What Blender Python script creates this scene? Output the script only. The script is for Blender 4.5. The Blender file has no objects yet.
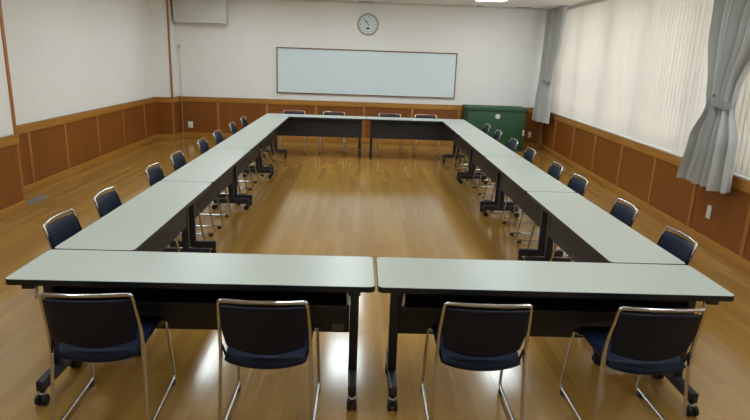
import bpy, bmesh, math, random
from mathutils import Vector, Matrix
random.seed(7)
SC = bpy.context.scene
COL = SC.collection
PI = math.pi

# ------------------------------------------------------------------ materials
def srgb(r, g, b):
    f = lambda c: (c/255/12.92) if c/255 <= .04045 else ((c/255+.055)/1.055)**2.4
    return (f(r), f(g), f(b), 1)

def new_mat(name):
    m = bpy.data.materials.new(name); m.use_nodes = True
    nt = m.node_tree
    return m, nt, nt.nodes['Principled BSDF']

def plain(name, col, rough=.5, metal=0.0, noise=.0, scale=60, bump=0.0, spec=.5):
    m, nt, b = new_mat(name)
    b.inputs['Roughness'].default_value = rough
    b.inputs['Metallic'].default_value = metal
    b.inputs['Specular IOR Level'].default_value = spec
    tc = nt.nodes.new('ShaderNodeTexCoord')
    n = nt.nodes.new('ShaderNodeTexNoise'); n.inputs['Scale'].default_value = scale
    n.inputs['Detail'].default_value = 4
    nt.links.new(tc.outputs['Object'], n.inputs['Vector'])
    mx = nt.nodes.new('ShaderNodeMix'); mx.data_type = 'RGBA'
    mx.inputs['A'].default_value = tuple(c*(1-noise) for c in col[:3])+(1,)
    mx.inputs['B'].default_value = tuple(min(1, c*(1+noise)) for c in col[:3])+(1,)
    nt.links.new(n.outputs['Fac'], mx.inputs['Factor'])
    nt.links.new(mx.outputs['Result'], b.inputs['Base Color'])
    if bump:
        bp = nt.nodes.new('ShaderNodeBump'); bp.inputs['Strength'].default_value = bump
        bp.inputs['Distance'].default_value = .002
        nt.links.new(n.outputs['Fac'], bp.inputs['Height'])
        nt.links.new(bp.outputs['Normal'], b.inputs['Normal'])
    return m

def wood(name, c1, c2, rough=.4, axis='Z', scale=1.0):
    """straight grain running along one axis"""
    m, nt, b = new_mat(name)
    b.inputs['Roughness'].default_value = rough
    tc = nt.nodes.new('ShaderNodeTexCoord')
    mp = nt.nodes.new('ShaderNodeMapping')
    s = {'X': (1.2, 26, 26), 'Y': (26, 1.2, 26), 'Z': (26, 26, 1.2)}[axis]
    mp.inputs['Scale'].default_value = tuple(v*scale for v in s)
    n = nt.nodes.new('ShaderNodeTexNoise'); n.inputs['Scale'].default_value = 1; n.inputs['Detail'].default_value = 6
    n2 = nt.nodes.new('ShaderNodeTexNoise'); n2.inputs['Scale'].default_value = .9
    nt.links.new(tc.outputs['Object'], mp.inputs['Vector'])
    nt.links.new(mp.outputs['Vector'], n.inputs['Vector'])
    nt.links.new(tc.outputs['Object'], n2.inputs['Vector'])
    ad = nt.nodes.new('ShaderNodeMath'); ad.operation = 'MULTIPLY_ADD'
    ad.inputs[1].default_value = .5
    nt.links.new(n2.outputs['Fac'], ad.inputs[0])
    ml = nt.nodes.new('ShaderNodeMath'); ml.operation = 'MULTIPLY'; ml.inputs[1].default_value = .5
    nt.links.new(n.outputs['Fac'], ml.inputs[0]); nt.links.new(ml.outputs[0], ad.inputs[2])
    cr = nt.nodes.new('ShaderNodeValToRGB')
    cr.color_ramp.elements[0].position = .32; cr.color_ramp.elements[0].color = c1
    cr.color_ramp.elements[1].position = .68; cr.color_ramp.elements[1].color = c2
    nt.links.new(ad.outputs[0], cr.inputs['Fac']); nt.links.new(cr.outputs['Color'], b.inputs['Base Color'])
    return m

def floor_wood(name):
    m, nt, b = new_mat(name)
    b.inputs['IOR'].default_value = 1.8
    tc = nt.nodes.new('ShaderNodeTexCoord')
    mp = nt.nodes.new('ShaderNodeMapping'); mp.inputs['Rotation'].default_value = (0, 0, PI/2)
    br = nt.nodes.new('ShaderNodeTexBrick')
    br.offset = .37; br.offset_frequency = 2
    br.inputs['Scale'].default_value = 1
    br.inputs['Brick Width'].default_value = .95
    br.inputs['Row Height'].default_value = .078
    br.inputs['Mortar Size'].default_value = .0008
    br.inputs['Mortar Smooth'].default_value = .3
    br.inputs['Bias'].default_value = 0.0
    br.inputs['Color1'].default_value = srgb(*FLOOR_A)
    br.inputs['Color2'].default_value = srgb(*FLOOR_B)
    br.inputs['Mortar'].default_value = srgb(138, 97, 44)
    nt.links.new(tc.outputs['Object'], mp.inputs['Vector']); nt.links.new(mp.outputs['Vector'], br.inputs['Vector'])
    mp2 = nt.nodes.new('ShaderNodeMapping'); mp2.inputs['Scale'].default_value = (40, 1.6, 1)
    n = nt.nodes.new('ShaderNodeTexNoise'); n.inputs['Scale'].default_value = 1; n.inputs['Detail'].default_value = 6
    nt.links.new(tc.outputs['Object'], mp2.inputs['Vector']); nt.links.new(mp2.outputs['Vector'], n.inputs['Vector'])
    mr = nt.nodes.new('ShaderNodeMapRange'); mr.inputs['To Min'].default_value = .84; mr.inputs['To Max'].default_value = 1.14
    nt.links.new(n.outputs['Fac'], mr.inputs['Value'])
    mx = nt.nodes.new('ShaderNodeMix'); mx.data_type = 'RGBA'; mx.blend_type = 'MULTIPLY'
    mx.inputs['Factor'].default_value = 1
    nt.links.new(br.outputs['Color'], mx.inputs['A']); nt.links.new(mr.outputs['Result'], mx.inputs['B'])
    nt.links.new(mx.outputs['Result'], b.inputs['Base Color'])
    n3 = nt.nodes.new('ShaderNodeTexNoise'); n3.inputs['Scale'].default_value = 3
    nt.links.new(tc.outputs['Object'], n3.inputs['Vector'])
    mr2 = nt.nodes.new('ShaderNodeMapRange'); mr2.inputs['To Min'].default_value = .12; mr2.inputs['To Max'].default_value = .16
    nt.links.new(n3.outputs['Fac'], mr2.inputs['Value']); nt.links.new(mr2.outputs['Result'], b.inputs['Roughness'])
    bp = nt.nodes.new('ShaderNodeBump'); bp.inputs['Strength'].default_value = .12; bp.inputs['Distance'].default_value = .001
    nt.links.new(br.outputs['Fac'], bp.inputs['Height']); bp.invert = True
    nt.links.new(bp.outputs['Normal'], b.inputs['Normal'])
    return m

def translucent(name, col, tcol, amount, stripes=None):
    m, nt, b = new_mat(name)
    nt.nodes.remove(b)
    out = nt.nodes['Material Output']
    d = nt.nodes.new('ShaderNodeBsdfDiffuse'); d.inputs['Color'].default_value = col
    t = nt.nodes.new('ShaderNodeBsdfTranslucent'); t.inputs['Color'].default_value = tcol
    mx = nt.nodes.new('ShaderNodeMixShader'); mx.inputs['Fac'].default_value = amount
    tc = nt.nodes.new('ShaderNodeTexCoord')
    n = nt.nodes.new('ShaderNodeTexNoise'); n.inputs['Scale'].default_value = 220
    nt.links.new(tc.outputs['Object'], n.inputs['Vector'])
    bp = nt.nodes.new('ShaderNodeBump'); bp.inputs['Strength'].default_value = .15; bp.inputs['Distance'].default_value = .001
    nt.links.new(n.outputs['Fac'], bp.inputs['Height']); nt.links.new(bp.outputs['Normal'], d.inputs['Normal'])
    nt.links.new(d.outputs[0], mx.inputs[1]); nt.links.new(t.outputs[0], mx.inputs[2])
    nt.links.new(mx.outputs[0], out.inputs['Surface'])
    return m

def emit(name, col, s):
    m, nt, b = new_mat(name)
    b.inputs['Base Color'].default_value = (.8, .8, .8, 1)
    b.inputs['Emission Color'].default_value = col
    b.inputs['Emission Strength'].default_value = s
    return m

def pane_mat(name):
    m, nt, b = new_mat(name)
    nt.nodes.remove(b); out = nt.nodes['Material Output']
    tr = nt.nodes.new('ShaderNodeBsdfTransparent'); tr.inputs['Color'].default_value = (.93, .96, .95, 1)
    g = nt.nodes.new('ShaderNodeBsdfGlossy'); g.inputs['Roughness'].default_value = .02
    mx = nt.nodes.new('ShaderNodeMixShader'); mx.inputs['Fac'].default_value = .07
    nt.links.new(tr.outputs[0], mx.inputs[1]); nt.links.new(g.outputs[0], mx.inputs[2])
    nt.links.new(mx.outputs[0], out.inputs['Surface'])
    return m

LAMP = 12.0
SKY = 5.1
FLOOR_A = (172, 130, 62)
FLOOR_B = (157, 114, 51)
M = {}
M['floor'] = floor_wood('floor_boards')
M['plaster'] = plain('wall_plaster', srgb(240, 236, 231), .85, noise=.025, scale=7, bump=.15, spec=.2)
M['ceiling'] = plain('ceiling_board', srgb(244, 240, 236), .9, noise=.03, scale=90, spec=.2)
M['panel'] = wood('wainscot_veneer', srgb(122, 68, 18), srgb(146, 86, 26), .38)
M['railwood'] = wood('rail_oak', srgb(164, 110, 40), srgb(186, 130, 56), .38, 'X')
M['railwood_y'] = wood('rail_oak_deep', srgb(164, 110, 40), srgb(186, 130, 56), .38, 'Y')
M['batten'] = wood('batten_oak', srgb(154, 96, 42), srgb(174, 114, 56), .38)
M['laminate'] = plain('table_laminate', srgb(181, 185, 176), .33, noise=.02, scale=300)
M['black'] = plain('black_edging', srgb(26, 27, 30), .45, noise=.05)
M['steel'] = plain('dark_painted_steel', srgb(36, 38, 48), .42, noise=.05)
M['apron'] = plain('grey_modesty_board', srgb(44, 44, 49), .55, noise=.06, scale=200)
M['rubber'] = plain('black_rubber', srgb(18, 18, 19), .6, noise=.05)
M['white_plastic'] = plain('white_plastic', srgb(222, 222, 216), .4, noise=.02)
M['sticker'] = plain('grey_sticker', srgb(120, 116, 104), .5, noise=.04)
M['chrome'] = plain('chrome', srgb(205, 205, 205), .13, 1.0, noise=.01)
M['vinyl'] = plain('navy_vinyl', srgb(15, 26, 52), .5, noise=.06, scale=150, bump=.2, spec=.3)
M['green'] = plain('green_cabinet_paint', srgb(40, 78, 50), .6, noise=.05, scale=20)
M['board'] = plain('whiteboard_enamel', srgb(222, 234, 238), .22, noise=.01)
M['brownframe'] = wood('brown_frame', srgb(118, 84, 58), srgb(142, 104, 74), .45, 'X')
M['offwhite'] = plain('off_white_paint', srgb(214, 212, 206), .6, noise=.02)
M['greyplastic'] = plain('grey_plastic', srgb(132, 134, 134), .45, noise=.03)
M['clockface'] = plain('clock_face', srgb(214, 222, 218), .4, noise=.01)
M['rimgrey'] = plain('clock_rim_grey', srgb(170, 174, 172), .35, noise=.02)
M['dark'] = plain('dark_print', srgb(40, 42, 44), .5, noise=.02)
M['ivory'] = plain('ivory_plate', srgb(214, 204, 176), .45, noise=.02)
M['slat'] = translucent('blind_fabric', srgb(236, 232, 228), srgb(236, 228, 216), .42)
M['drape'] = translucent('drape_fabric', srgb(188, 187, 182), srgb(190, 198, 216), .10)
M['alu'] = plain('window_aluminium', srgb(150, 150, 148), .4, .6, noise=.02)
M['glass'] = pane_mat('window_pane')
M['lamp'] = emit('lamp_diffuser', (.84, .97, 1, 1), LAMP)
M['ventgrey'] = plain('vent_grey', srgb(128, 124, 116), .5, .2, noise=.05)

# ------------------------------------------------------------------ mesh helpers
class MB:
    def __init__(s): s.bm = bmesh.new(); s.mats = []
    def _mi(s, geom_faces, mat):
        if mat is None: return
        if mat not in s.mats: s.mats.append(mat)
        for f in geom_faces: f.material_index = s.mats.index(mat)
    def box(s, x0, x1, y0, y1, z0, z1, bev=0, mat=None, seg=2):
        before = set(s.bm.faces)
        r = bmesh.ops.create_cube(s.bm, size=1)
        vs = r['verts']
        for v in vs:
            v.co = Vector(((x0+x1)/2+v.co.x*(x1-x0), (y0+y1)/2+v.co.y*(y1-y0), (z0+z1)/2+v.co.z*(z1-z0)))
        if bev:
            es = {e for v in vs for e in v.link_edges}
            bmesh.ops.bevel(s.bm, geom=list(es), offset=bev, segments=seg, profile=.5, affect='EDGES', clamp_overlap=True)
        s._mi([f for f in s.bm.faces if f not in before], mat)
        return s
    def cyl(s, p0, p1, r0, r1=None, n=16, mat=None):
        p0, p1 = Vector(p0), Vector(p1); r1 = r0 if r1 is None else r1
        before = set(s.bm.faces)
        d = p1-p0; q = d.to_track_quat('Z', 'Y')
        A = []; B = []
        for i in range(n):
            a = 2*PI*i/n; o = Vector((math.cos(a), math.sin(a), 0))
            A.append(s.bm.verts.new(p0+q @ (o*r0))); B.append(s.bm.verts.new(p1+q @ (o*r1)))
        for i in range(n):
            j = (i+1) % n
            s.bm.faces.new((A[i], A[j], B[j], B[i]))
        s.bm.faces.new(A[::-1]); s.bm.faces.new(B)
        s._mi([f for f in s.bm.faces if f not in before], mat)
        return s
    def tube(s, pts, r, n=10, closed=False):
        pts = [Vector(p) for p in pts]
        rings = []; N = len(pts)
        t0 = (pts[1]-pts[0]).normalized()
        ref = Vector((0, 0, 1)) if abs(t0.z) < .9 else Vector((1, 0, 0))
        up = (ref-t0*ref.dot(t0)).normalized()
        for i in range(N):
            a = pts[max(i-1, 0)]; b = pts[min(i+1, N-1)]
            t = (b-a).normalized()
            up = (up-t*up.dot(t)).normalized(); sd = t.cross(up)
            rings.append([s.bm.verts.new(pts[i]+(up*math.cos(2*PI*k/n)+sd*math.sin(2*PI*k/n))*r) for k in range(n)])
        for i in range(N-1):
            for k in range(n):
                j = (k+1) % n
                s.bm.faces.new((rings[i][k], rings[i][j], rings[i+1][j], rings[i+1][k]))
        s.bm.faces.new(rings[0][::-1]); s.bm.faces.new(rings[-1])
        return s
    def pad(s, fn, nu=24, nv=20, T=.016, p=8):
        """closed cushion: fn(u, v) -> (point, normal), u, v in -1..1"""
        sm = lambda i, n: math.sin((2*i/n-1)*PI/2)
        def layer(sg):
            g = []
            for i in range(nu+1):
                row = []
                for j in range(nv+1):
                    u, v = sm(i, nu), sm(j, nv)
                    P, nrm = fn(u, v)
                    t = T*math.sqrt(max(0, 1-abs(u)**p))*math.sqrt(max(0, 1-abs(v)**p))
                    row.append((P, nrm, t))
                g.append(row)
            return g
        g = layer(1)
        top = [[s.bm.verts.new(P+nrm*t) for (P, nrm, t) in row] for row in g]
        bot = [[top[i][j] if (i in (0, nu) or j in (0, nv)) else s.bm.verts.new(g[i][j][0]-g[i][j][1]*g[i][j][2]) for j in range(nv+1)] for i in range(nu+1)]
        for i in range(nu):
            for j in range(nv):
                s.bm.faces.new((top[i][j], top[i+1][j], top[i+1][j+1], top[i][j+1]))
                s.bm.faces.new((bot[i][j], bot[i][j+1], bot[i+1][j+1], bot[i+1][j]))
        return s
    def prism(s, outline, z0, z1, mat=None):
        before = set(s.bm.faces)
        A = [s.bm.verts.new((x, y, z0)) for x, y in outline]; B = [s.bm.verts.new((x, y, z1)) for x, y in outline]
        n = len(outline)
        for i in range(n):
            j = (i+1) % n; s.bm.faces.new((A[i], A[j], B[j], B[i]))
        s.bm.faces.new(A[::-1]); s.bm.faces.new(B)
        s._mi([f for f in s.bm.faces if f not in before], mat)
        return s
    def ring(s, outer, inner, z0, z1):
        n = len(outer)
        V = [[s.bm.verts.new((x, y, z)) for x, y in o] for o, z in ((outer, z0), (outer, z1), (inner, z1), (inner, z0))]
        for i in range(n):
            j = (i+1) % n
            for k in range(4):
                l = (k+1) % 4
                s.bm.faces.new((V[k][i], V[k][j], V[l][j], V[l][i]))
        return s
    def build(s, name, mat, parent=None, smooth=True, matrix=None, loc=None):
        if matrix is not None: bmesh.ops.transform(s.bm, matrix=matrix, verts=s.bm.verts[:])
        bmesh.ops.recalc_face_normals(s.bm, faces=s.bm.faces[:])
        me = bpy.data.meshes.new(name)
        if smooth:
            for f in s.bm.faces: f.smooth = True
            for e in s.bm.edges:
                if len(e.link_faces) == 2 and e.calc_face_angle(0) > math.radians(38): e.smooth = False
        s.bm.to_mesh(me); s.bm.free()
        for mm in (s.mats or [mat]): me.materials.append(mm)
        o = bpy.data.objects.new(name, me); COL.objects.link(o)
        if parent: o.parent = parent
        if loc is not None: o.location = loc
        return o

def fillet(pts, r, n=6):
    """round the corners of a polyline"""
    pts = [Vector(p) for p in pts]; out = [pts[0]]
    for i in range(1, len(pts)-1):
        a, b, c = pts[i-1], pts[i], pts[i+1]
        d1, d2 = (a-b), (c-b); rr = min(r, d1.length*.45, d2.length*.45)
        p, q = b+d1.normalized()*rr, b+d2.normalized()*rr
        for k in range(n+1):
            t = k/n; out.append(p*(1-t)**2+b*2*t*(1-t)+q*t*t)
    out.append(pts[-1]); return out

def rrect(hx, hy, r, n=5):
    o = []
    for cx, cy, a0 in ((hx-r, hy-r, 0), (-hx+r, hy-r, PI/2), (-hx+r, -hy+r, PI), (hx-r, -hy+r, 1.5*PI)):
        for k in range(n+1):
            a = a0+PI/2*k/n; o.append((cx+r*math.cos(a), cy+r*math.sin(a)))
    return o

def thing(name, label, cat, loc=(0, 0, 0), rz=0, group=None):
    o = bpy.data.objects.new(name, None); COL.objects.link(o)
    o.empty_display_size = .1
    o.location = loc; o.rotation_euler = (0, 0, rz)
    o['label'] = label; o['category'] = cat
    if group: o['group'] = group
    return o

def tag(o, label, cat, group=None):
    o['label'] = label; o['category'] = cat
    if group: o['group'] = group
    return o

def struct(mb, name, mat, matrix=None, smooth=False):
    o = mb.build(name, mat, None, smooth, matrix); o['kind'] = 'structure'; return o

def copy_tree(o, parent=None):
    c = o.copy(); COL.objects.link(c)
    if parent: c.parent = parent
    for ch in list(o.children): copy_tree(ch, c)
    return c

# ------------------------------------------------------------------ the room
YF, YB = 9.60, -4.6          # far wall, wall behind the camera
XL, XP = -4.20, -3.84        # recessed left wall, face of its projecting ends
Y1, Y2 = 3.76, 9.20          # the recess runs from Y1 to Y2
H = 2.80
RA, RX0 = math.radians(90-2.06), 3.40
RW = Matrix.Translation((RX0, 0, 0)) @ Matrix.Rotation(RA, 4, 'Z')   # right wall: local x along it, y into the room
def rw(s, o=0, z=0): return RW @ Vector((s, o, z))
SILL = .80

struct(MB().box(-4.4, 4.3, YB-.1, YF+.2, -.1, 0), 'floor', M['floor'])
struct(MB().box(-4.4, 4.3, YB-.1, YF+.2, H, H+.1), 'ceiling', M['ceiling'])
struct(MB().box(-4.4, 4.1, YF, YF+.2, 0, H), 'wall_far', M['plaster'])
struct(MB().box(-4.4, 4.1, YB-.2, YB, 0, H), 'wall_back', M['plaster'])
struct(MB().box(XL-.2, XL, Y1-.1, Y2+.1, 0, H).box(XL-.2, XP, YB, Y1, 0, H).box(XL-.2, XP, Y2, YF, 0, H), 'wall_left', M['plaster'])
W0, W1 = -3.2, 9.42          # window opening along the right wall
WT = 2.785
struct(MB().box(YB-.2, YF+.1, -.30, 0, 0, SILL-.02).box(YB-.2, YF+.1, -.30, 0, WT, H).box(W1, YF+.1, -.30, 0, SILL-.02, WT).box(YB-.2, W0, -.30, 0, SILL-.02, WT), 'wall_right', M['plaster'], RW)

# wainscot: veneer board, battens, top rail, baseboard
def wain(tag_side, length, positions, matrix, n, top=.84, railm='railwood', ends=True):
    """local x along the wall, y into the room"""
    x0, x1 = length
    struct(MB().box(x0, x1, 0, .012, .09, top-.10), 'trim_%d' % n, M['panel'], matrix)
    struct(MB().box(x0, x1, 0, .032, top-.105, top, .004).box(x0, x1, 0, .040, top-.018, top, .004), 'trim_%d' % (n+1), M[railm], matrix, True)
    mb = MB()
    for p in positions: mb.box(p-.028, p+.028, 0, .022, .09, top-.10, .003)
    if positions: struct(mb, 'trim_%d' % (n+2), M['batten'], matrix, True)
    struct(MB().box(x0, x1, 0, .03, 0, .10, .004), 'baseboard_%s' % tag_side, M[railm], matrix, True)
far_m = Matrix.Translation((0, YF, 0)) @ Matrix.Rotation(PI, 4, 'Z')          # local x = -world x
wain('far', (-3.72, -XP), [3.05, 2.04, 1.03, .03, -.97, -1.95, -3.69], far_m, 1)
left_m = Matrix.Translation((XL, 0, 0)) @ Matrix.Rotation(-PI/2, 4, 'Z')      # local x = -world y
wain('left', (-Y2, -Y1), [-4.10, -4.62, -5.53, -6.55, -7.55, -8.57], left_m, 4, railm='railwood_y')
near_m = Matrix.Translation((XP, 0, 0)) @ Matrix.Rotation(-PI/2, 4, 'Z')
wain('near_left', (-Y1, -YB), [-2.6, -1.4, -.2], near_m, 7, railm='railwood_y')
pier_m = Matrix.Translation((0, Y2, 0)) @ Matrix.Rotation(PI, 4, 'Z')
wain('left_end', (-XP, -XL), [], pier_m, 10)
side_m = Matrix.Translation((XP, 0, 0)) @ Matrix.Rotation(-PI/2, 4, 'Z')
wain('left_side', (-YF, -Y2), [], side_m, 13, railm='railwood_y')
wain('right', (YB, YF-.01), [8.68, 7.54, 6.46, 5.40, 4.37, 3.38, 2.40, 1.40, .4], RW, 16, top=SILL, railm='railwood_y')
# corner posts of the two projecting wall ends
struct(MB().box(XP-.03, XP+.014, Y1-.035, Y1+.012, 0, H, .004), 'trim_20', M['batten'])
struct(MB().box(XP-.022, XP+.014, Y2-.016, Y2+.02, 0, H, .004), 'trim_21', M['batten'])
# cornice line where ceiling meets far wall
struct(MB().box(XP, 3.74, YF-.02, YF, H-.03, H), 'trim_22', M['offwhite'])
# sill board under the windows
struct(MB().box(W0, W1, -.30, .0, SILL-.02, SILL), 'trim_23', M['offwhite'], RW)

# windows: aluminium frames with glass, behind the blinds
wn = 1
seg = [(6.72, 9.40), (3.96, 6.68), (0.90, 3.92), (-3.1, .86)]
for a, b in seg:
    f = MB()
    for s0 in (a, (a+b)/2, b): f.box(s0-.035, s0+.035, -.27, -.21, SILL, WT, .004)
    for z in (SILL+.03, 1.38, WT-.03): f.box(a, b, -.265, -.225, z-.025, z+.025, .004)
    fo = struct(f, 'window_%d' % wn, M['alu'], RW)
    g = MB().box(a, b, -.248, -.242, SILL, WT).build('window_glass', M['glass'], fo, False, RW)
    wn += 1

# vertical blinds, hung in the opening
blabels = ['cream vertical blind at the far end of the window wall, beside the far grey curtain',
           'cream vertical blind along the middle of the window wall, up to the near grey curtain',
           'cream vertical blind partly hidden behind the near grey curtain at the right edge',
           'cream vertical blind on the window wall out of view behind the camera']
for (a, b), lb in zip(seg, blabels):
    a0, b0 = a-.015, b+.015
    r = thing('vertical_blind', lb, 'blind', rw((a0+b0)/2, -.06, SILL), RA, 'vertical blinds on the right-hand windows')
    L = (b0-a0)/2; hz = WT-SILL
    MB().box(-L, L, -.025, .025, hz-.045, hz-.005, .004).build('head_rail', M['offwhite'], r)
    mb = MB(); n = int((b0-a0)/.088); pit = (b0-a0-.10)/(n-1)
    for i in range(n):
        c = -L+.05+i*pit; ang = math.radians(13+random.uniform(-4, 4)); hw = .050
        # gently bowed strip with real thickness
        K = 4; ring = []
        for sgn in (1, -1):
            for k in (range(K+1) if sgn > 0 else range(K, -1, -1)):
                u = (k/K*2-1)*hw; w = .004*(1-(u/hw)**2)+sgn*.0004
                ring.append((c+u*math.cos(ang)-w*math.sin(ang), u*math.sin(ang)+w*math.cos(ang)))
        mb.prism(ring, .003, hz-.045)
    mb.build('slats', M['slat'], r, True)

# ------------------------------------------------------------------ curtains (pleated sheets hung at the right wall)
def curtain(prof, pleats, amp, z0, z1, nz=48, per=9, seed=1, swing=.0):
    """prof(t) -> (s_left, s_right, offset) for t = 0 bottom .. 1 top, in right-wall coordinates"""
    rnd = random.Random(seed); ph = [rnd.uniform(-.5, .5) for _ in range(pleats+1)]; am = [rnd.uniform(.7, 1.25) for _ in range(pleats+1)]
    n = pleats*per; rows = []
    mb = MB()
    for side in (1, -1):
        g = []
        for j in range(nz+1):
            t = j/nz; a, b, off, k = prof(t)
            row = []
            for i in range(n+1):
                u = i/n; q = u*pleats; pi_ = min(int(q), pleats-1)
                w = math.sin(2*PI*q+ph[pi_]*.0)*am[pi_]+.35*math.sin(4.1*q+seed)
                s = a+(b-a)*u+.012*math.sin(7*u+seed)
                row.append(mb.bm.verts.new((s, off+swing*(u-.5)+amp*k*w+side*.0012, z0+(z1-z0)*t)))
            g.append(row)
        for j in range(nz):
            for i in range(n):
                mb.bm.faces.new((g[j][i], g[j][i+1], g[j+1][i+1], g[j+1][i]))
        rows.append(g)
    f, bk = rows
    for j in range(nz):
        for i in (0, n): mb.bm.faces.new((f[j][i], f[j+1][i], bk[j+1][i], bk[j][i]))
    for i in range(n):
        for j in (0, nz): mb.bm.faces.new((f[j][i], f[j][i+1], bk[j][i+1], bk[j][i]))
    return mb
def lerp_keys(keys):
    def fn(t):
        for i in range(len(keys)-1):
            if t <= keys[i+1][0] or i == len(keys)-2:
                t0, t1 = keys[i][0], keys[i+1][0]; x = min(1, max(0, (t-t0)/(t1-t0))); x = x*x*(3-2*x)
                return [p+(q-p)*x for p, q in zip(keys[i][1:], keys[i+1][1:])]
    return fn
def make_curtain(label, keys, pleats, amp, z0, z1, tie, seed, tilt=0, girth=.085):
    s0 = (keys[0][1]+keys[0][2])/2
    base = rw(s0, 0, z0)
    r = thing('curtain', label, 'curtain', base, RA)
    inv = Matrix.Translation((-s0, 0, -z0))
    curtain(lerp_keys(keys), pleats, amp, z0, z1, seed=seed, swing=tilt).build('drape', M['drape'], r, True, inv)
    tz, ta, tb, to = tie
    pts = []
    for k in range(25):
        a = 2*PI*k/24; pts.append(((ta+tb)/2+(tb-ta)/2*math.cos(a), to+girth*math.sin(a), tz+.03*math.cos(a)))
    mb = MB()
    # flat fabric band
    V = [[mb.bm.verts.new(Vector(p)+Vector((0, 0, dz))) for p in pts[:-1]] for dz in (-.035, .035)]
    for k in range(24):
        j = (k+1) % 24; mb.bm.faces.new((V[0][k], V[0][j], V[1][j], V[1][k]))
    bmesh.ops.solidify(mb.bm, geom=mb.bm.faces[:], thickness=.004)
    mb.build('tieback', M['drape'], r, True, inv)
    MB().box(min(k[1] for k in keys)-.02, max(k[2] for k in keys)+.02, .045, .085, z1-.005, z1+.03, .004).build('curtain_rail', M['offwhite'], r, True, inv)
    return r
#        t, s_low, s_high, offset, pleat strength
make_curtain('grey pleated curtain tied back near the right edge of the window wall',
    [(0, 2.56, 3.37, .17, 1.0), (.2, 2.60, 3.29, .16, .9), (.37, 2.74, 3.15, .15, .5), (.43, 2.72, 3.18, .15, .55), (.7, 2.45, 3.32, .13, .9), (1, 2.15, 3.38, .12, 1)],
    8, .080, .66, 2.77, (1.48, 2.74, 3.02, .17), 3)
make_curtain('narrow grey pleated curtain gathered in the far corner beside the green cabinet',
    [(0, 8.72, 9.44, .22, 1.0), (.2, 8.78, 9.43, .20, .9), (.38, 8.88, 9.42, .18, .6), (.45, 8.86, 9.43, .17, .65), (.75, 8.70, 9.46, .15, .9), (1, 8.64, 9.48, .14, 1)],
    5, .060, .61, 2.77, (1.40, 8.92, 9.36, .18), 5, .12, .045)

# ------------------------------------------------------------------ fixtures on the walls and ceiling
t = thing('whiteboard', 'long white board in a thin brown frame on the far wall', 'whiteboard', (0, YF, .97))
MB().box(-1.81, 1.81, -.022, 0, .015, .895).build('writing_surface', M['board'], t, False)
MB().box(-1.83, 1.83, -.034, 0, .885, .91, .003).box(-1.83, -1.808, -.034, 0, .012, .9, .003).box(1.808, 1.83, -.034, 0, .012, .9, .003).box(-1.83, 1.83, -.04, 0, 0, .022, .003).build('frame', M['brownframe'], t)

t = thing('wall_clock', 'round white wall clock with grey rim above the whiteboard', 'clock', (0, YF, 2.375))
mb = MB()   # rim, a turned ring
prof = [(.165, 0), (.205, 0), (.212, -.02), (.208, -.045), (.195, -.052), (.180, -.045), (.176, -.03)]
n = 48; rg = [[mb.bm.verts.new((r_*math.cos(2*PI*k/n), y_, r_*math.sin(2*PI*k/n))) for k in range(n)] for r_, y_ in prof]
for i in range(len(prof)-1):
    for k in range(n):
        j = (k+1) % n; mb.bm.faces.new((rg[i][k], rg[i][j], rg[i+1][j], rg[i+1][k]))
mb.build('rim', M['rimgrey'], t)
face = MB().cyl((0, 0, 0), (0, -.03, 0), .178, n=48).build('dial', M['clockface'], t)
for k in range(12):
    a = 2*PI*k/12; c, s_ = math.sin(a), math.cos(a)
    o = MB().box(-.006, .006, -.0315, -.03, .132 if k % 3 else .124, .160).build('hour_mark', M['greyplastic'], face)
    o.rotation_euler = (0, a, 0)
def hand(L, w, y, ang, nm):
    o = MB().box(-w, w, y-.002, y, -.025, L).build(nm, M['dark'], t); o.rotation_euler = (0, ang, 0)
hand(.085, .007, -.034, math.radians(-33), 'hour_hand')
hand(.135, .005, -.037, math.radians(-40), 'minute_hand')
MB().box(-.038, .034, -.032, -.03, -.092, -.062).build('display_window', M['dark'], t)

t = thing('wall_box', 'white boxed casing high on the far wall at the left', 'box', (-3.28, YF, 2.285))
MB().box(-.51, .51, -.26, 0, 0, H-2.285, .006).build('casing', M['offwhite'], t)
MB().box(-.47, .47, -.264, -.258, .03, .055).build('front_lip', M['offwhite'], t)

o = MB().tube([(0, 0, 0), (0, 0, 1.82)], .006, 8).box(-.02, .02, -.008, .012, 1.78, 1.86, .003).build('cable_conduit', M['rimgrey'], loc=(XP+.075, YF-.05, 0))
tag(o, 'thin grey cable conduit up the far wall beside the wooden post', 'conduit')

def outlet(loc, rz, label, mat='ivory', w=.07, h=.12):
    t = thing('wall_outlet', label, 'outlet', loc, rz)
    MB().box(-w/2, w/2, 0, .010, -h/2, h/2, .003).build('cover_plate', M[mat], t)
    MB().box(-w*.24, w*.24, .009, .013, -h*.3, h*.3, .002).build('socket', M['white_plastic'], t)
    return t
outlet((-3.62, YF-.0125, .265), PI, 'white outlet plate low on the far wainscot at the left', 'white_plastic', .10, .13)
outlet((3.47, YF-.0125, .275), PI, 'ivory outlet plate on the wainscot beside the green cabinet')
outlet(rw(3.04, .0125, .36), RA, 'tall white outlet plate on the window wainscot below the near curtain', 'white_plastic', .075, .135)

for x, w, lb in ((-.05, .32, 'slotted ceiling vent above the wall clock'), (2.20, .14, 'small ceiling vent between the lit panel and the far wall'), (3.05, .30, 'slotted ceiling vent near the far right corner')):
    t = thing('ceiling_vent', lb, 'vent', (x, 9.46, H), 0, 'ceiling vents along the far wall')
    MB().box(-w/2, w/2, -.05, .05, -.010, 0, .003).build('frame', M['offwhite'], t)
    mb = MB()
    for k in range(3): mb.box(-w/2+.015, w/2-.015, -.034+k*.026, -.018+k*.026, -.013, -.009)
    mb.build('slots', M['dark'], t)

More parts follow.
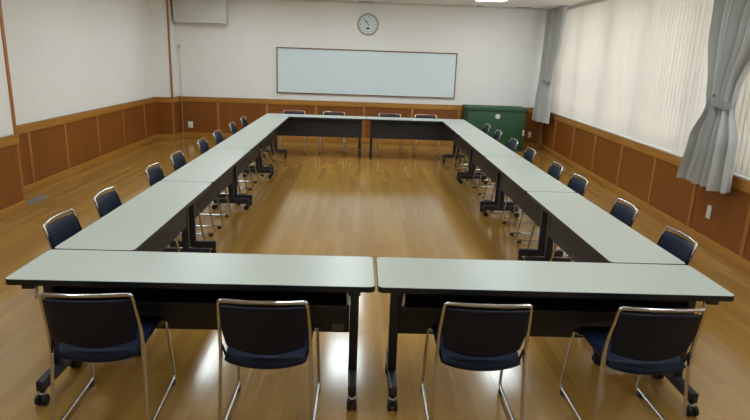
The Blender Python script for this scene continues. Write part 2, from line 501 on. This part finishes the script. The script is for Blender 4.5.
t = thing('floor_vent', 'flat grey metal floor plate beside the left wall post', 'floor vent', (-3.92, 4.12, 0))
MB().box(-.075, .075, -.22, .22, 0, .006, .002).build('plate', M['ventgrey'], t)
mb = MB()
for k in range(9): mb.box(-.055, .055, -.185+k*.044, -.167+k*.044, .0055, .0068)
mb.build('slots', M['greyplastic'], t)

# ceiling lights
for ix, x in enumerate((-2.4, -.25, 2.13)):
    for iy, y in enumerate((7.74, 5.55, 2.6, -.3)):
        side = ('left aisle', 'middle of the tables', 'right aisle')[ix]; row = ('far', 'third', 'second', 'near')[iy]
        lb = 'lit rectangular ceiling light at the top edge, right of the clock' if (ix, iy) == (2, 0) else 'lit ceiling light outside the view, %s one over the %s' % (row, side)
        t = thing('ceiling_light', lb, 'light', (x, y, H), 0, 'ceiling lights in rows')
        hx, hy = .26, .62
        MB().ring([(hx, hy), (-hx, hy), (-hx, -hy), (hx, -hy)], [(hx-.02, hy-.02), (-hx+.02, hy-.02), (-hx+.02, -hy+.02), (hx-.02, -hy+.02)], -.014, 0).build('frame', M['offwhite'], t, False)
        MB().box(-hx+.02, hx-.02, -hy+.02, hy-.02, -.010, 0).build('diffuser', M['lamp'], t, False)

# ------------------------------------------------------------------ green cabinet by the far wall
t = thing('green_cabinet', 'low dark green cabinet with overhanging top against the far wall', 'cabinet', (2.615, 9.28, 0))
MB().box(-.585, .585, -.26, .29, .0, .80, .006).build('body', M['green'], t)
MB().box(-.61, .61, -.275, .29, .785, .862, .006).build('top', M['green'], t)
MB().cyl((.02, -.26, .685), (.02, -.272, .685), .052, .046, 28).cyl((.02, -.272, .685), (.02, -.282, .685), .02, .016, 20).build('round_lock', M['white_plastic'], t)
MB().box(.545, .580, -.268, -.258, .32, .43, .003).build('latch', M['white_plastic'], t)

# ------------------------------------------------------------------ folding tables
TL, TD, TH = 1.796, .45, .70
def make_table():
    """local x along the table, -y the seat side, +y the side of the modesty board"""
    r = thing('folding_table', 'x', 'table', (0, 0, 0), 0, 'grey-topped folding tables set in a rectangle')
    hx, hy = TL/2, TD/2
    MB().prism(rrect(hx-.003, hy-.003, .027), TH-.027, TH).build('table_top', M['laminate'], r)
    MB().ring(rrect(hx, hy, .03), rrect(hx-.003, hy-.003, .027), TH-.029, TH-.0008).build('edge_band', M['black'], r)
    mb = MB()
    for y in (-.15, .13): mb.box(-hx+.10, hx-.10, y-.018, y+.018, TH-.056, TH-.027, .002)
    mb.build('support_rail', M['steel'], r)
    MB().box(-hx+.125, hx-.125, .010, .024, .335, TH-.029, .003).build('modesty_board', M['apron'], r)
    MB().box(-hx+.14, hx-.14, -.165, .012, .552, .558, .002).box(-hx+.14, hx-.14, -.172, -.162, .545, .575, .003).box(-hx+.14, hx-.14, .008, .016, .552, .600, .003).build('book_shelf', M['black'], r)
    for sx in (-1, 1):
        X = sx*(hx-.10)
        mb = MB().box(X-.024, X+.024, -.028, .028, .10, TH-.055, .004)
        mb.box(X-.03, X+.03, -.20, .18, TH-.06, TH-.028, .004)
        mb.box(X-.022, X+.022, -.205, .205, .076, .134, .008)
        lg = mb.build('leg', M['steel'], r)
        for sy in (-1, 1):
            Y = sy*.185
            cb = MB()
            cb.cyl((X, Y, .062), (X, Y, .09), .013, mat=M['steel'])
            cb.cyl((X, Y, .058), (X, Y, .066), .019, n=18, mat=M['white_plastic'] if sy < 0 else M['steel'])
            cb.box(X-.010, X+.010, Y-.026, Y+.012, .026, .058, .006, M['rubber'])
            for dx in (-1, 1): cb.cyl((X+dx*.010, Y-.012, .029), (X+dx*.026, Y-.012, .029), .029, .027, 22, M['rubber'])
            cb.build('caster', M['rubber'], lg)
        MB().tube(fillet([(X-sx*.035, -.165, TH-.045), (X-sx*.035, -.19, TH-.06), (X-sx*.030, -.19, TH-.11)], .015), .0065, 8).build('release_lever', M['white_plastic'], r)
    return r
TAB = make_table()
first = [True]
def place_table(x, y, rz, label):
    o = TAB if first[0] else copy_tree(TAB)
    first[0] = False
    o.location = (x, y, 0); o.rotation_euler = (0, 0, rz); o['label'] = label
    return o
nl = place_table(-.908, .225, math.radians(.25), 'grey-topped folding table nearest the camera, left of the narrow gap')
place_table(.903, .225, math.radians(-.25), 'grey-topped folding table nearest the camera, right of the narrow gap')
ordn = ('nearest', 'second nearest', 'third nearest', 'farthest')
for i in range(4):
    place_table(-1.575, .455+1.8*i+.9, -PI/2, 'grey-topped folding table, %s of the four down the left side' % ordn[i])
for i in range(4):
    place_table(1.575, .455+1.8*i+.9, PI/2, 'grey-topped folding table, %s of the four down the window side' % ordn[i])
place_table(-.90, 7.885, PI, 'grey-topped folding table at the far end, left half, below the whiteboard')
place_table(.90, 7.885, PI, 'grey-topped folding table at the far end, right half, below the whiteboard')
MB().box(.68, .745, .0075, .0105, .345, .385).build('sticker', M['sticker'], nl)['label'] = 'small grey sticker low on the dark board'

# ------------------------------------------------------------------ chairs
def make_chair():
    r = thing('stacking_chair', 'x', 'chair', (0, 0, 0), 0, 'navy chrome-framed chairs around the tables')
    def seat(u, v):
        x = u*.200*(1-.05*max(0, -v)); y = -.026+v*.194-.026*(1-u*u)*max(0, -v)
        z = .428-.010*(1-u*u)*(1-v*v)-.014*max(0, v)**4-(.014+.022*(1-u*u))*max(0, -v)**2.5
        return Vector((x, y, z)), Vector((0, 0, 1))
    MB().pad(seat, 26, 24, .026, 10).build('seat', M['vinyl'], r)
    # side frames: front leg, floor runner, rear upright sweeping back to the top rail
    R = .0085
    for sx in (-1, 1):
        pts = [(sx*.206, .125, .412), (sx*.212, .163, .405), (sx*.219, .232, .024), (sx*.219, -.250, .024), (sx*.208, -.205, .43), (sx*.206, -.222, .56), (sx*.198, -.262, .708)]
        fp = fillet(pts, .032, 6)
        sf = MB().tube(fp, R, 10).build('side_frame', M['chrome'], r)
        for yy in (-.19, .19):
            MB().box(sx*.219-.012, sx*.219+.012, yy-.02, yy+.02, 0, .020, .005).build('glide', M['rubber'], sf)
        # chrome joint plate and the dark hook that carries the seat
        MB().box(sx*.205-.004, sx*.205+.004, -.222, -.196, .40, .485, .003).build('joint_plate', M['chrome'], r)
        MB().tube(fillet([(sx*.200, -.208, .485), (sx*.188, -.195, .425), (sx*.178, -.165, .405), (sx*.178, -.09, .408)], .03), .006, 8).build('bracket', M['black'], r)
    bar = fillet([(-.198, -.262, .708), (-.193, -.272, .735), (-.06, -.294, .738), (.06, -.294, .738), (.193, -.272, .735), (.198, -.262, .708)], .022, 7)
    MB().tube(bar, R, 10).build('top_rail', M['chrome'], r)
    MB().tube([(-.205, .13, .400), (.205, .13, .400)], .008, 8).build('cross_bar', M['chrome'], r)
    def back(u, v):
        w = (v+1)/2                      # 0 bottom .. 1 top
        zb = .482-.038*(1-u*u); zt = .708+.006*(1-u*u)
        z = zb+(zt-zb)*w
        hw = .179+.020*min(1, w*2.6)-.009*w
        y = -.205-.062*max(0, (z-.45)/.27)**1.3-.030*(1-u*u)*(.55+.45*w)
        return Vector((u*hw, y, z)), Vector((u*.28, -1, .22)).normalized()
    MB().pad(back, 28, 22, .013, 12).build('backrest', M['vinyl'], r)
    return r
CH = make_chair()
cfirst = [True]
def place_chair(x, y, rz, label):
    o = CH if cfirst[0] else copy_tree(CH)
    cfirst[0] = False
    o.location = (x, y, 0); o.rotation_euler = (0, 0, rz); o['label'] = label
for x, y, a, w in ((-1.312, .03, 3, 'leftmost of the four nearest chairs'),
                (-.515, .0, 0, 'second of the four nearest, left of the table gap'),
                (.500, .02, -1, 'third of the four nearest, right of the table gap'),
                (1.29, .015, 0, 'rightmost of the four nearest chairs')):
    place_chair(x, y, math.radians(a), 'navy chair seen from behind, '+w)
words = ('first', 'second', 'third', 'fourth', 'fifth', 'sixth', 'seventh', 'last and farthest')
for i, (y, a) in enumerate(((.96, 2), (1.65, 3), (2.69, 3), (3.40, 2), (4.39, 2), (5.16, 1), (6.10, 3), (6.92, 2))):
    place_chair(-1.735, y, -PI/2+math.radians(a), 'navy chrome chair along the left side tables, %s from the front' % words[i])
for i, (y, a) in enumerate(((.93, -2), (1.74, -3), (2.75, -1), (3.43, -3), (4.42, -2), (5.25, -1), (6.18, -2), (7.0, -1))):
    place_chair(1.735, y, PI/2+math.radians(a), 'navy chrome chair along the window side tables, %s from the front' % words[i])
for x, a, w in ((-1.33, 2, 'leftmost'), (-.60, -1, 'second from the left'), (.45, 1, 'second from the right'), (1.13, 2, 'rightmost')):
    place_chair(x, 8.075, PI+math.radians(a), 'navy chrome chair behind the far tables below the whiteboard, %s of four' % w)

# ------------------------------------------------------------------ daylight and camera
w = bpy.data.worlds.new('World'); SC.world = w; w.use_nodes = True
bg = w.node_tree.nodes['Background']; bg.inputs['Color'].default_value = (.85, .89, 1.0, 1); bg.inputs['Strength'].default_value = SKY

cam = bpy.data.cameras.new('Camera'); co = bpy.data.objects.new('Camera', cam); COL.objects.link(co)
cx, cy, cz, yaw, pitch, roll, f = CAM = (-0.10543, -2.67524, 1.80734, 0.03049, 0.26033, 0.03519, 585.13)
F = Vector((math.sin(yaw)*math.cos(pitch), math.cos(yaw)*math.cos(pitch), -math.sin(pitch)))
R0 = Vector((math.cos(yaw), -math.sin(yaw), 0)); U0 = R0.cross(F)
Rr = R0*math.cos(roll)+U0*math.sin(roll); Uu = -R0*math.sin(roll)+U0*math.cos(roll)
mw = Matrix((Rr, Uu, -F)).transposed().to_4x4(); mw.translation = (cx, cy, cz)
co.matrix_world = mw
cam.sensor_width = 36; cam.lens = f*36/750; cam.clip_start = .05
SC.camera = co
SC.view_settings.view_transform = 'Standard'; SC.view_settings.look = 'None'
SC.view_settings.gamma = 1; SC.view_settings.use_curve_mapping = False
SC.view_settings.exposure = 0.0
